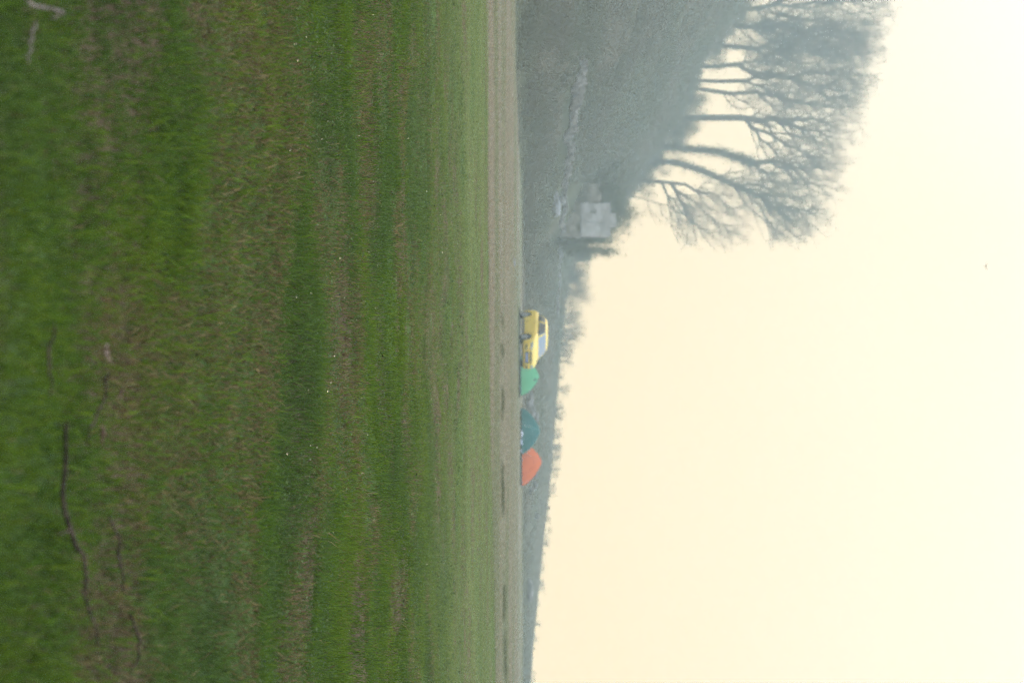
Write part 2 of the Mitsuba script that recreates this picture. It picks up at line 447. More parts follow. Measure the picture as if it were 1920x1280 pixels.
# ------------------------------------------------------------------ fallen twigs and leaves in the foreground
def bark_fn(p, n, uv):
    g = fbm(p.x * 120, p.y * 120, p.z * 120, 3)
    return mix(mi.Color3f(0.018, 0.014, 0.010), mi.Color3f(0.075, 0.058, 0.043), smoothstep(0.35, 0.75, g))


scene['dead_bark'] = {'type': 'twosided', 'bsdf': {'type': 'principled', 'base_color': proc(bark_fn), 'roughness': 0.85, 'specular': 0.2}}
plain('pale_wood', (0.15, 0.13, 0.115), 0.8, 0.2)


def stick(label, pts, z, r, mat='dead_bark', spurs=(), seed=0):
    key = numbered('fallen_twig')
    P = np.array(pts, float)
    s = np.linspace(0, len(P) - 1, len(P) * 6)
    uu, XX = np.interp(s, range(len(P)), P[:, 0]), np.interp(s, range(len(P)), P[:, 1])
    q = on_grass(uu, XX, np.full(len(uu), z))
    q[:, 2] += 0.02 * (meshkit.noise(np.stack([s * 0.9, s * 0, s * 0], -1), seed) - 0.5) + (meshkit.noise(np.stack([s * 3, s * 0, s * 0], -1), seed + 1) - 0.5) * 0.004
    rr = 0.78 * r * np.interp(s, [0, (len(P) - 1) * 0.4, len(P) - 1], [0.75, 1.0, 0.45]) * (0.85 + 0.3 * meshkit.noise(np.stack([s * 2.4, s * 0, s * 0], -1), seed + 2))
    add(part(key, 'stem'), tube(q, rr, 7), mat, smooth=50)
    for fr, du, dX, ln in spurs:
        i = int(fr * (len(q) - 1))
        e = on_grass(np.array([uu[i] + du]), np.array([XX[i] + dX]), np.array([z + 0.012]))[0]
        mid = (q[i] + e) / 2 + [0, 0, 0.006]
        add(part(key, 'spur'), tube(np.array([q[i], mid, e]), np.array([rr[i] * 0.6, rr[i] * 0.5, rr[i] * 0.3]), 6), mat, smooth=50)
    tag(key, label, 'twig')


stick('long dark bent twig lying in the grass, the longest one', [(790, 141), (850, 133), (960, 129), (990, 134), (1040, 146), (1090, 154), (1150, 163), (1210, 167)], 0.026, 0.0034, spurs=[(0.42, 18, -26, 1), (0.75, 26, 10, 1)], seed=3)
stick('forked brown twig in the grass beyond the longest twig', [(965, 214), (1010, 221), (1050, 228), (1085, 236), (1110, 234)], 0.024, 0.0022, spurs=[(0.70, -8, 40, 1), (0.98, -14, 62, 1), (0.3, 26, 22, 1)], seed=6)
stick('short dark twig lying across the grass under the pale curled leaf', [(610, 97), (650, 92), (700, 90), (745, 104)], 0.024, 0.0022, spurs=[(0.6, 20, 22, 1)], seed=9)
stick('brown twig half buried in grass beside the small dried leaf', [(700, 207), (740, 196), (790, 188), (830, 176)], 0.022, 0.0022, seed=12)
stick('pale grey broken stick at the left edge of the meadow', [(2, 56), (8, 78), (20, 104), (34, 108)], 0.026, 0.0028, mat='pale_wood', spurs=[(0.6, 20, 6, 1)], seed=15)
stick('thin bluish grey stick beside the broken pale stick', [(42, 78), (70, 74), (100, 70), (118, 68)], 0.024, 0.0022, mat='pale_wood', seed=18)
stick('brown rotten twig at the right edge of the meadow', [(1150, 250), (1190, 246), (1225, 253), (1262, 248)], 0.022, 0.0026, spurs=[(0.5, 14, 20, 1)], seed=21)
plain('dead_leaf_pale', (0.22, 0.165, 0.135), 0.7, 0.2)
plain('dead_leaf_brown', (0.11, 0.07, 0.05), 0.7, 0.2)


def dead_leaf(label, u, X, z, ln, wd, rot, mat, curl):
    key = numbered('dead_leaf')
    a, b = np.meshgrid(np.linspace(-1, 1, 13), np.linspace(-1, 1, 7), indexing='ij')
    w = wd * np.sqrt(np.clip(1 - a ** 2, 0, 1)) * (1 - 0.25 * a)
    v = np.stack([a * ln, b * w, curl * ln * a ** 2 + 0.9 * wd * np.abs(b) ** 1.5 * (1 - a ** 2) + 0.0015 * np.sin(a * 9)], -1).reshape(-1, 3)
    blade = move((v, grid_faces(13, 7)), on_grass(np.array([u]), np.array([X]), np.array([z]))[0], rot)
    add(part(key, 'blade'), blade, mat, smooth=True)
    st = np.stack([np.linspace(ln, ln * 1.5, 5), np.zeros(5), curl * ln * np.linspace(1, 1.3, 5)], -1)
    add(part(key, 'stalk'), move(tube(st, 0.0009, 5), on_grass(np.array([u]), np.array([X]), np.array([z]))[0], rot), 'dead_leaf_brown', smooth=True)
    tag(key, label, 'leaf')


dead_leaf('pale curled dead leaf standing up among the grass, the brightest leaf', 660, 194, 0.042, 0.012, 0.0040, 0.6, 'dead_leaf_pale', 0.55)
dead_leaf('small reddish brown dried leaf beyond the brown half buried twig', 736, 224, 0.036, 0.008, 0.003, 2.2, 'dead_leaf_brown', 0.3)
dead_leaf('brownish dried leaf beside the brown half buried twig', 812, 188, 0.032, 0.010, 0.005, 0.1, 'dead_leaf_brown', 0.2)

# ------------------------------------------------------------------ the yellow car
def loft(rings):
    n = len(rings[0]); v = np.vstack(rings)
    f = grid_faces(len(rings), n, True)
    k = len(v)
    v = np.vstack([v, rings[0].mean(0), rings[-1].mean(0)])
    j = np.arange(n)
    f = np.vstack([f, np.stack([np.full(n, k), (j + 1) % n, j], 1), np.stack([np.full(n, k + 1), (len(rings) - 1) * n + j, (len(rings) - 1) * n + (j + 1) % n], 1)])
    m = trimesh.Trimesh(v, f, process=False)
    if m.volume < 0:
        m.invert()
    return m


def manifold(m):
    return m3.Manifold(m3.Mesh(np.asarray(m.vertices, np.float32), np.asarray(m.faces, np.uint32)))


def cast(body, o, d):
    """First hit of rays with a mesh (vertices, faces): distances, inf where they miss."""
    v, f = body
    a, e1, e2 = v[f[:, 0]], v[f[:, 1]] - v[f[:, 0]], v[f[:, 2]] - v[f[:, 0]]
    h = np.cross(d, e2); det = (e1 * h).sum(1); det = np.where(np.abs(det) < 1e-12, 1e-12, det)
    out = []
    for p in o:
        s = p - a; uu = (s * h).sum(1) / det
        q = np.cross(s, e1); vv = (q @ d) / det; t = (e2 * q).sum(1) / det
        ok = (uu >= -1e-6) & (vv >= -1e-6) & (uu + vv <= 1 + 1e-6) & (t > 0)
        out.append(t[ok].min() if ok.any() else np.inf)
    return np.array(out)


def decal(body, corners, axis, proud=0.006, n=8, depth=0.02):
    """A quad patch (four corners in the plane across the axis) laid on the body's skin, as a thin solid. axis: 'front' or 'side'."""
    c = np.array(corners, float)
    s, t = np.meshgrid(np.linspace(0, 1, n), np.linspace(0, 1, n), indexing='ij')
    q = (c[0] * ((1 - s) * (1 - t))[..., None] + c[1] * (s * (1 - t))[..., None] + c[2] * (s * t)[..., None] + c[3] * ((1 - s) * t)[..., None]).reshape(-1, 2)
    if axis == 'front':
        o = np.column_stack([np.full(len(q), 4.0), q]); d = np.array([-1.0, 0, 0])
    else:
        sg = -1.0 if axis == 'right' else 1.0
        o = np.column_stack([q[:, 0], np.full(len(q), 4.0 * sg), q[:, 1]]); d = np.array([0, -sg, 0])
    dist = cast(body, o, d); good = np.isfinite(dist)
    dist = np.where(good, dist, dist[good].max() if good.any() else 3.2)
    top, bot = o + d * (dist - proud)[:, None], o + d * (dist + depth)[:, None]
    k = n * n
    f = grid_faces(n, n)
    rim = [*range(n), *range(2 * n - 1, k, n), *range(k - 2, k - n - 1, -1), *range(k - 2 * n, 0, -n)]
    rim2 = rim[1:] + rim[:1]
    side = [(a, b, b + k) for a, b in zip(rim, rim2)] + [(a, b + k, a + k) for a, b in zip(rim, rim2)]
    m = trimesh.Trimesh(np.vstack([top, bot]), np.vstack([f, f[:, ::-1] + k, side]), process=False)
    m.fix_normals()
    return m


def car_paint(p, n, uv):
    g = fbm(p.x * 2.2, p.y * 2.2, p.z * 6, 3)
    return mix(mi.Color3f(0.63, 0.475, 0.05), mi.Color3f(0.54, 0.405, 0.045), g)


scene['yellow_paint'] = {'type': 'twosided', 'bsdf': {'type': 'principled', 'base_color': proc(car_paint), 'roughness': 0.35, 'specular': 0.5, 'clearcoat': 0.7, 'clearcoat_gloss': 0.9}}
plain('car_glass', (0.012, 0.016, 0.02), 0.06, 0.5)
plain('windscreen_painted_sky', (0.10, 0.14, 0.18), 0.08, 0.9)  # pale blue base colour paints in the reflected sky
plain('black_trim', (0.02, 0.02, 0.022), 0.6, 0.3)
plain('rubber', (0.025, 0.025, 0.026), 0.85, 0.2)
plain('hubcap', (0.42, 0.44, 0.46), 0.35, 0.5, metallic=0.5)
plain('lamp_glass', (0.10, 0.13, 0.13), 0.12, 0.8)
plain('plate_blue', (0.22, 0.28, 0.50), 0.5, 0.4)
plain('sill_grey', (0.17, 0.165, 0.16), 0.6, 0.3)


def build_car(loc, rz):
    key = numbered('hatchback_car')
    W = T().translate(loc).rotate([0, 0, 1], math.degrees(rz))
    # x forward, y left, z up; stations: x, half width, sill z, bonnet / belt z
    st = np.array([(-1.86, 0.62, 0.28, 0.70), (-1.84, 0.70, 0.22, 0.84), (-1.78, 0.77, 0.18, 0.93), (-1.6, 0.81, 0.15, 0.97), (-1.2, 0.83, 0.13, 0.97), (-0.5, 0.83, 0.13, 0.955), (0.3, 0.83, 0.13, 0.935), (0.8, 0.83, 0.13, 0.915),
                   (1.15, 0.83, 0.14, 0.865), (1.45, 0.81, 0.15, 0.795), (1.65, 0.76, 0.16, 0.73), (1.76, 0.70, 0.18, 0.665), (1.82, 0.62, 0.20, 0.60), (1.84, 0.52, 0.24, 0.54)])
    xs = np.concatenate([np.linspace(-1.86, -1.6, 8), np.linspace(-1.5, 1.4, 26), np.linspace(1.45, 1.84, 12)])
    rings = []
    for x in xs:
        w, zb, zt = (np.interp(x, st[:, 0], st[:, k]) for k in (1, 2, 3))
        h = zt - zb
        half = np.array([(0.0, zb), (w * 0.80, zb), (w * 0.93, zb + 0.04 * h / 0.7), (w * 0.985, zb + 0.2 * h), (w, zb + 0.45 * h), (w * 0.985, zb + 0.72 * h), (w * 0.955, zb + 0.88 * h), (w * 0.90, zb + 0.965 * h), (w * 0.80, zt), (w * 0.4, zt + 0.022), (0, zt + 0.028)])
        full = np.vstack([half, (half * [-1, 1])[-2:0:-1]])
        rings.append(np.column_stack([np.full(len(full), x), full]))
    low = manifold(loft(rings))
    for x in (1.14, -1.27):
        for s in (1, -1):
            arch = m3.Manifold.cylinder(0.34, 0.335, 0.335, 40).rotate([90, 0, 0]).translate([x, s * 0.86 + (0.17), 0.30])
            low = low - arch
    body = arr(low)
    add(part(key, 'body'), body, 'yellow_paint', smooth=32, to_world=W)
    # the cabin: outlines at rising heights
    hz = np.array([(0.86, -1.75, 1.24, 0.765), (1.00, -1.70, 0.98, 0.755), (1.12, -1.63, 0.76, 0.725), (1.24, -1.53, 0.53, 0.68), (1.33, -1.42, 0.34, 0.63), (1.385, -1.30, 0.18, 0.58), (1.415, -1.15, 0.0, 0.50), (1.430, -0.95, -0.25, 0.38), (1.440, -0.75, -0.5, 0.18)])

    def outline(z, a, grow=0.0):
        x0, x1, hw = (np.interp(z, hz[:, 0], hz[:, k]) for k in (1, 2, 3))
        c, s = np.cos(a), np.sin(a)
        e = 0.30
        q = np.stack([np.sign(c) * np.abs(c) ** e, np.sign(s) * np.abs(s) ** e], -1)
        bow = 1 - 0.10 * np.abs(q[..., 1]) ** 2 * (c > 0)
        return np.stack([(x0 + x1) / 2 + ((x1 - x0) / 2 * bow + grow) * q[..., 0], (hw + grow) * q[..., 1] * (1 - 0.06 * (q[..., 0] ** 2)), np.broadcast_to(z, q[..., 0].shape) + grow * 0.3], -1)

    aa = np.linspace(0, 2 * np.pi, 96, endpoint=False)
    zz = np.unique(np.concatenate([np.linspace(0.86, 1.43, 26), [1.436, 1.440]]))
    cabin = loft([outline(z, aa) for z in zz])
    add(part(key, 'roof'), cabin, 'yellow_paint', smooth=32, to_world=W)

    def pane(name, fn, n=14):
        """A glass pane: fn(s, t) -> (x or lateral, z) region of the cabin's skin, found by casting on it."""
        s, t = np.meshgrid(np.linspace(0, 1, n), np.linspace(0, 1, n), indexing='ij')
        o, d = fn(s.ravel(), t.ravel())
        dist = cast((np.array(cabin.vertices), np.array(cabin.faces)), o, d)
        dist = np.where(np.isfinite(dist), dist, np.nanmax(np.where(np.isfinite(dist), dist, np.nan)))
        add(part(key, name), (o + d * (dist - 0.007)[:, None], grid_faces(n, n)), 'windscreen_painted_sky' if name == 'windscreen' else 'car_glass', smooth=True, to_world=W)

    def wind(s, t):
        z = 0.955 + t * 0.365
        y = (s * 2 - 1) * (0.67 - 0.13 * t)
        return np.column_stack([np.full(len(z), 3.0), y, z]), np.array([-1.0, 0, 0])

    def rear(s, t):
        z = 1.03 + t * 0.26
        return np.column_stack([np.full(len(z), -3.0), (s * 2 - 1) * (0.60 - 0.12 * t), z]), np.array([1.0, 0, 0])

    def side(sg, x0b, x1b, x0t, x1t):
        def fn(s, t):
            z = (0.955 + 0.03 * (1 - s)) * (1 - t) + 1.315 * t
            x = (x0b + (x1b - x0b) * s) * (1 - t) + (x0t + (x1t - x0t) * s) * t
            return np.column_stack([x, np.full(len(z), 3.0 * sg), z]), np.array([0, -sg * 1.0, 0])
        return fn

    pane('windscreen', wind); pane('rear_window', rear)
    for sg in (-1, 1):
        pane('side_window', side(sg, -0.44, 0.86, -0.50, 0.24)); pane('side_window', side(sg, -1.45, -0.58, -1.20, -0.62))
    # front: lamps, grille, plate, intakes
    for s in (1, -1):
        add(part(key, 'headlight'), decal(body, [(s * 0.42, 0.54), (s * 0.74, 0.585), (s * 0.74, 0.71), (s * 0.46, 0.65)], 'front', 0.008), 'lamp_glass', smooth=30, to_world=W)
        add(part(key, 'bumper_intake'), decal(body, [(s * 0.42, 0.30), (s * 0.68, 0.315), (s * 0.70, 0.41), (s * 0.46, 0.39)], 'front', 0.006), 'black_trim', smooth=30, to_world=W)
    add(part(key, 'grille'), decal(body, [(-0.32, 0.525), (0.32, 0.525), (0.36, 0.615), (-0.36, 0.615)], 'front', 0.006), 'black_trim', smooth=30, to_world=W)
    add(part(key, 'lower_grille'), decal(body, [(-0.34, 0.285), (0.34, 0.285), (0.34, 0.47), (-0.34, 0.47)], 'front', 0.006), 'black_trim', smooth=30, to_world=W)
    add(part(key, 'number_plate'), decal(body, [(-0.26, 0.325), (0.26, 0.325), (0.26, 0.435), (-0.26, 0.435)], 'front', 0.02), 'plate_blue', smooth=30, to_world=W)
    # sides: door gaps, handle, sill strip, mirrors, wheels
    for sg, nm in ((-1, 'right'), (1, 'left')):
        add(part(key, 'sill'), decal(body, [(-0.90, 0.15), (0.78, 0.15), (0.78, 0.245), (-0.90, 0.245)], nm, 0.012, 10), 'sill_grey', smooth=30, to_world=W)
        add(part(key, 'door_gap'), decal(body, [(0.735, 0.30), (0.747, 0.30), (0.787, 0.88), (0.775, 0.88)], nm, 0.003, 6), 'black_trim', to_world=W)
        add(part(key, 'door_gap'), decal(body, [(-0.520, 0.30), (-0.508, 0.30), (-0.508, 0.92), (-0.520, 0.92)], nm, 0.003, 6), 'black_trim', to_world=W)
        add(part(key, 'door_handle'), decal(body, [(-0.44, 0.775), (-0.26, 0.775), (-0.26, 0.805), (-0.44, 0.805)], nm, 0.03, 5), 'black_trim', smooth=30, to_world=W)
        mir = move(lump((0.05, 0.075, 0.05), 4, 0.05, 2), (0.80, sg * 0.86, 0.95))
        add(part(key, 'wing_mirror'), mir, 'black_trim', smooth=True, to_world=W)
        for x in (1.14, -1.27):
            ty = trimesh.creation.revolve(np.array([(0.185, -0.085), (0.26, -0.092), (0.288, -0.075), (0.295, -0.045), (0.295, 0.045), (0.288, 0.075), (0.26, 0.092), (0.185, 0.085), (0.185, -0.085)]), sections=40)
            rot = trimesh.transformations.rotation_matrix(math.pi / 2, [1, 0, 0])
            ty.apply_transform(rot)
            cy = sg * 0.715
            wk = part(key, 'wheel')
            add(f'{wk}__tyre', move(ty, (x, cy, 0.295)), 'rubber', smooth=40, to_world=W)
            hub = trimesh.creation.revolve(np.array([(0.0, 0.075), (0.05, 0.078), (0.07, 0.062), (0.15, 0.066), (0.19, 0.080), (0.195, 0.05), (0.195, -0.02), (0.0, -0.02)]), sections=40)
            hub.apply_transform(trimesh.transformations.rotation_matrix(-sg * math.pi / 2, [1, 0, 0]))
            add(f'{wk}__hubcap', move(hub, (x, cy, 0.295)), 'hubcap', smooth=40, to_world=W)
            holes = []
            for a in np.arange(7) * 2 * np.pi / 7:
                b = trimesh.creation.cylinder(radius=0.024, height=0.02, sections=12)
                b.apply_transform(trimesh.transformations.rotation_matrix(math.pi / 2, [1, 0, 0]))
                holes.append(move(b, (x + 0.115 * math.cos(a), cy + sg * 0.066, 0.295 + 0.115 * math.sin(a))))
            add(f'{wk}__hubcap_hole', cat(holes), 'black_trim', smooth=40, to_world=W)
    tag(key, 'small yellow hatchback car parked beside the pale green tent', 'car')
    return key


def ground_at(u, D):
    x = (u - 640) / F * D
    return [x, D, float(height(x, D))]


build_car(ground_at(637, 80.8), math.radians(-90 + 28))


# ------------------------------------------------------------------ the tents
def fabric(name, c1, c2, trans=0.7):
    def fn(p, n, uv):
        g = fbm(p.x * 3, p.y * 3, p.z * 3, 3)
        return mix(mi.Color3f(*c1), mi.Color3f(*c2), g)
    thin(name, proc(fn), trans, 0.6)


fabric('mint_fabric', (0.11, 0.40, 0.21), (0.15, 0.46, 0.26), 0.5)
fabric('teal_fabric', (0.032, 0.125, 0.125), (0.045, 0.155, 0.15), 0.4)
fabric('orange_fabric', (0.62, 0.14, 0.05), (0.68, 0.18, 0.07), 0.5)
plain('mint_seam', (0.10, 0.36, 0.2)); plain('teal_seam', (0.09, 0.25, 0.23)); plain('orange_seam', (0.50, 0.13, 0.06)); plain('tent_dark', (0.03, 0.05, 0.06), 0.8)
plain('groundsheet', (0.10, 0.12, 0.16), 0.7); plain('guy_grey', (0.5, 0.5, 0.48))


def tent(label, u, D, half, H, fab, seam, rz, squash=1.0, skew=0.0, vent=None, corner=0.8):
    """A two-pole dome tent: four panels between crossed poles."""
    key = numbered('dome_tent')
    loc = ground_at(u, D); loc[2] -= 0.01
    W = T().translate(loc).rotate([0, 0, 1], math.degrees(rz))

    def surf(a, h, off=0.0):
        """a: angle round the tent, h from 0 (hem) to 1 (crown)."""
        c, s = np.abs(np.cos(a)), np.abs(np.sin(a))
        n = 5.5 - 1.5 * h
        base = (c ** n + s ** n) ** (-1 / n)                       # square hem with rounded corners
        side = np.minimum(c, s) / np.maximum(c, s)
        prof = np.clip(1 - h ** 1.75, 0, 1) ** 0.80
        sag = 1 - 0.07 * (1 - side) * np.sin(np.pi * np.clip(h, 0, 1))
        r = half * base * prof * sag + off
        x, y = r * np.cos(a), r * np.sin(a) * squash
        return np.stack([x + skew * h, y, H * h + off * 0.6 + 0.03], -1)

    a = np.linspace(0, 2 * np.pi, 97)[:-1]
    hs = np.linspace(0, 1, 26) ** 0.9
    v = np.vstack([surf(a, np.full_like(a, h)) for h in hs])
    v = v + 0.012 * (meshkit.fbm(v * 5 + u, 3, 7)[:, None] - 0.5) * [1, 1, 0.4]
    add(part(key, 'flysheet'), (v, grid_faces(len(hs), len(a), True)), fab, smooth=True, to_world=W)
    for k in range(2):
        ang = np.pi / 4 + k * np.pi / 2
        h1 = np.linspace(0.0, 0.995, 26)
        p = np.vstack([surf(np.full(26, ang), h1, 0.010), surf(np.full(26, ang + np.pi), h1[::-1], 0.010)])
        add(part(key, 'pole_sleeve'), tube(p, 0.016, 6), seam, smooth=True, to_world=W)
    # the door: a zip arch on the panel that faces the camera
    d0 = -np.pi / 2 - rz
    aa = d0 + 0.5 * np.cos(np.linspace(0, np.pi, 30)); hh = 0.04 + 0.60 * np.sin(np.linspace(0, np.pi, 30)) ** 0.8
    add(part(key, 'door_zip'), tube(surf(aa, hh, 0.006), 0.007, 5), seam, smooth=True, to_world=W)
    hem = surf(np.append(a, a[0]), np.zeros(len(a) + 1), 0.012); hem[:, 2] = 0.035
    add(part(key, 'hem'), tube(hem, 0.022, 6), 'groundsheet', smooth=True, to_world=W)
    if vent:
        va, vh, ra, rh = vent
        s, t = np.meshgrid(np.linspace(0, 1, 8), np.linspace(0, 2 * np.pi, 21), indexing='ij')
        q = surf(d0 + va + s * ra * np.cos(t), vh + s * rh * np.sin(t), 0.012 + 0.05 * (1 - s ** 2)).reshape(-1, 3)
        add(part(key, 'vent'), (q, grid_faces(8, 21)), 'tent_dark', smooth=True, to_world=W)
    for k in range(4):
        ang = np.pi / 4 + k * np.pi / 2
        b = surf(np.array([ang]), np.array([0.0]), 0.0)[0]; top = surf(np.array([ang]), np.array([0.55]), 0.01)[0]
        e = b * [1.45, 1.45, 0]
        add(part(key, 'guy_line'), tube(np.array([top, (top + e) / 2 - [0, 0, 0.01], e]), 0.004, 4), 'guy_grey', to_world=W)
    tag(key, label, 'tent')
    return key


tent('pale mint green dome tent half hidden behind the yellow car', 704, 83.0, 0.92, 0.94, 'mint_fabric', 'mint_seam', 0.25, 0.95, 0.05, (0.42, 0.80, 0.10, 0.10))
tent('dark teal dome tent with white bags lying in front', 808, 84.0, 1.0, 0.98, 'teal_fabric', 'teal_seam', 0.55, 0.9, 0.0)
tent('bright orange dome tent, the rightmost of the tents', 871, 86.0, 0.98, 1.06, 'orange_fabric', 'orange_seam', 0.3, 0.95, -0.18)

plain('white_plastic', (0.50, 0.55, 0.64), 0.5, 0.4); plain('blue_plastic', (0.38, 0.45, 0.58), 0.5, 0.4)
for i, (u, w, h, lab) in enumerate([(813, 0.16, 0.085, 'largest white bag on the ground before the teal tent'), (828, 0.19, 0.06, 'long pale blue bag on the ground before the teal tent'), (845, 0.05, 0.05, 'smallest white bag at the right corner of the teal tent')]):
    key = numbered('bag')
    loc = ground_at(u, 82.4)
    add(part(key, 'sack'), move(lump((w, 0.12, h), 20 + i, 0.3, 3, 2.2), (loc[0], loc[1], loc[2] + h * 0.75)), 'blue_plastic' if i == 1 else 'white_plastic', smooth=40)
    add(part(key, 'knot'), move(lump((0.03, 0.03, 0.04), 40 + i, 0.3, 2), (loc[0] + w * 0.6, loc[1], loc[2] + h * 1.5)), 'white_plastic', smooth=40)
    tag(key, lab, 'bag')
key = add(numbered('litter'), move(lump((0.15, 0.07, 0.028), 33, 0.35, 3, 2.0), at(492, 961, np.array(52.0)) * [1, 1, 0] + [0, 0, float(height(at(492, 961, np.array(52.0))[0], 52.0)) + 0.02]), 'pale_stone', smooth=40)
tag(key, 'pale scrap of litter lying alone on the brown field', 'litter')

# ------------------------------------------------------------------ hillside: boulders, wall, ruin
def boulder(label, u, X, w, h, seed, mat='stone', lean=0.0, d=None, name='boulder'):
    key = numbered(name)
    p = hit(u, X)
    v, f = lump((w, d or w * 0.6, h), seed, 0.35, 3, 1.3)
    c, s = math.cos(lean), math.sin(lean)
    v = v @ np.array([[c, 0, -s], [0, 1, 0], [s, 0, c]])
    add(key, (v + p + [0, 0, h * 0.55], f), mat, smooth=45)
    tag(key, label, name.replace('_', ' '))


def pale_stone_fn(p, n, uv):
    g = fbm(p.x * 2.2, p.y * 2.2, p.z * 2.2, 4)
    return mix(mi.Color3f(0.20, 0.21, 0.22), mi.Color3f(0.30, 0.32, 0.34), smoothstep(0.3, 0.7, g))


scene['pale_stone'] = {'type': 'twosided', 'bsdf': {'type': 'principled', 'base_color': proc(pale_stone_fn), 'roughness': 0.9, 'specular': 0.1}}
scene['field_stone'] = {'type': 'twosided', 'bsdf': {'type': 'principled', 'base_color': proc(lambda p, n, uv: mix(mi.Color3f(0.09, 0.09, 0.08), mi.Color3f(0.19, 0.19, 0.185), smoothstep(0.3, 0.7, fbm(p.x * 3, p.y * 3, p.z * 3, 4)))), 'roughness': 0.95, 'specular': 0.1}}
boulder('long white boulder lying below the stone wall near the ruin', 384, 1037, 0.95, 0.34, 3, 'pale_stone', -0.06)
boulder('small grey boulder between the white boulder and the wall', 377, 1048, 0.30, 0.28, 4, 'stone')
for i, (u, X, w, h, lab) in enumerate([(745, 989, 0.55, 0.28, 'grey boulder on the slope just right of the mint tent'), (758, 987, 0.40, 0.25, 'smaller grey boulder between the mint and teal tents'), (769, 991, 0.65, 0.30, 'broad grey boulder just left of the teal tent'),
                                   (781, 1000, 0.5, 0.25, 'grey boulder high behind the left of the teal tent'), (890, 998, 0.30, 0.30, 'grey boulder peeping out behind the orange tent'), (909, 999, 0.35, 0.25, 'grey boulder on the slope right of the orange tent'),
                                   (919, 992, 0.24, 0.22, 'small grey boulder low on the slope right of the orange tent'), (967, 1003, 0.3, 0.25, 'lone boulder farthest right on the slope'), (1105, 989, 0.9, 0.3, 'flat grey boulder near the right end of the hill')]):
    boulder(lab, u, X, w, h, 50 + i, 'field_stone')

# dry stone wall: stones stacked along a line on the slope
WALL = [(96, 1091), (140, 1083), (165, 1078), (200, 1071), (240, 1066), (330, 1061), (400, 1054), (470, 1051), (540, 1050), (590, 1047)]
WH = [(96, 0.1), (120, 0.35), (150, 0.62), (200, 0.6), (215, 0.34), (240, 0.46), (330, 0.34), (380, 0.24), (420, 0.18), (590, 0.12)]
wu = np.linspace(96, 590, 190)
wp = np.array([hit(a, b - 2) for a, b in zip(wu, np.interp(wu, *np.array(WALL).T))])
wy = np.convolve(np.pad(wp[:, 1], 12, mode='edge'), np.ones(25) / 25, 'valid')
wp[:, 0] = wp[:, 0] / wp[:, 1] * wy; wp[:, 1] = wy; wp[:, 2] = height(wp[:, 0], wp[:, 1])
wh = np.interp(wu, *np.array(WH, float).T)
seg = np.r_[0, np.cumsum(np.linalg.norm(np.diff(wp, axis=0), axis=1))]
box = np.array([[x, y, z] for x in (-1, 1) for y in (-1, 1) for z in (-1, 1)], float)
BF = np.array([[0, 1, 3], [0, 3, 2], [4, 6, 7], [4, 7, 5], [0, 4, 5], [0, 5, 1], [2, 3, 7], [2, 7, 6], [0, 2, 6], [0, 6, 4], [1, 5, 7], [1, 7, 3]])
rs = np.random.default_rng(5)
big, small = [], []
for course in range(7):
    s = 0.0
    while s < seg[-1]:
        ln = rs.uniform(0.22, 0.55)
        hgt = np.interp(s, seg, wh) * rs.uniform(0.75, 1.1)
        z0 = course * 0.16
        if z0 < hgt:
            c = np.array([np.interp(s + ln / 2, seg, wp[:, k]) for k in range(3)])
            a = rs.normal(0, 0.12)
            b = box * [ln * 0.5 * rs.uniform(0.86, 0.98), 0.20 * rs.uniform(0.8, 1.1), 0.075 * rs.uniform(0.8, 1.05)] + rs.normal(0, 0.018, (8, 3))
            b = move((b, BF), c + [0, rs.normal(0, 0.03), z0 + 0.04], a)
            (big if np.interp(s, seg, wh) > 0.45 else small).append(b)
        s += ln
add('stone_wall__stones', cat(big + small), 'stone')
tag('stone_wall', 'ruined dry stone wall running across the slope left of the ruin', 'wall')
labels['stone_wall__stones'] = {'kind': 'stuff'}


def plaster_fn(p, n, uv):
    g = fbm(p.x * 0.9, p.y * 0.9, p.z * 0.9, 4)
    st = fbm(p.x * 4, p.y * 4, p.z * 6, 3)
    c = mix(mi.Color3f(0.29, 0.29, 0.285), mi.Color3f(0.40, 0.41, 0.42), smoothstep(0.36, 0.58, g))
    return c * (0.75 + 0.45 * st)


def dark_stone_fn(p, n, uv):
    g = fbm(p.x * 1.2, p.y * 1.2, p.z * 1.2, 4)
    st = fbm(p.x * 4, p.y * 4, p.z * 6, 3)
    return mix(mi.Color3f(0.12, 0.12, 0.095), mi.Color3f(0.25, 0.24, 0.21), smoothstep(0.35, 0.65, g)) * (0.7 + 0.5 * st)


for nm, fn in (('pale_plaster', plaster_fn), ('dark_stone', dark_stone_fn)):
    scene[nm] = {'type': 'twosided', 'bsdf': {'type': 'principled', 'base_color': proc(fn), 'roughness': 0.95, 'specular': 0.1}}


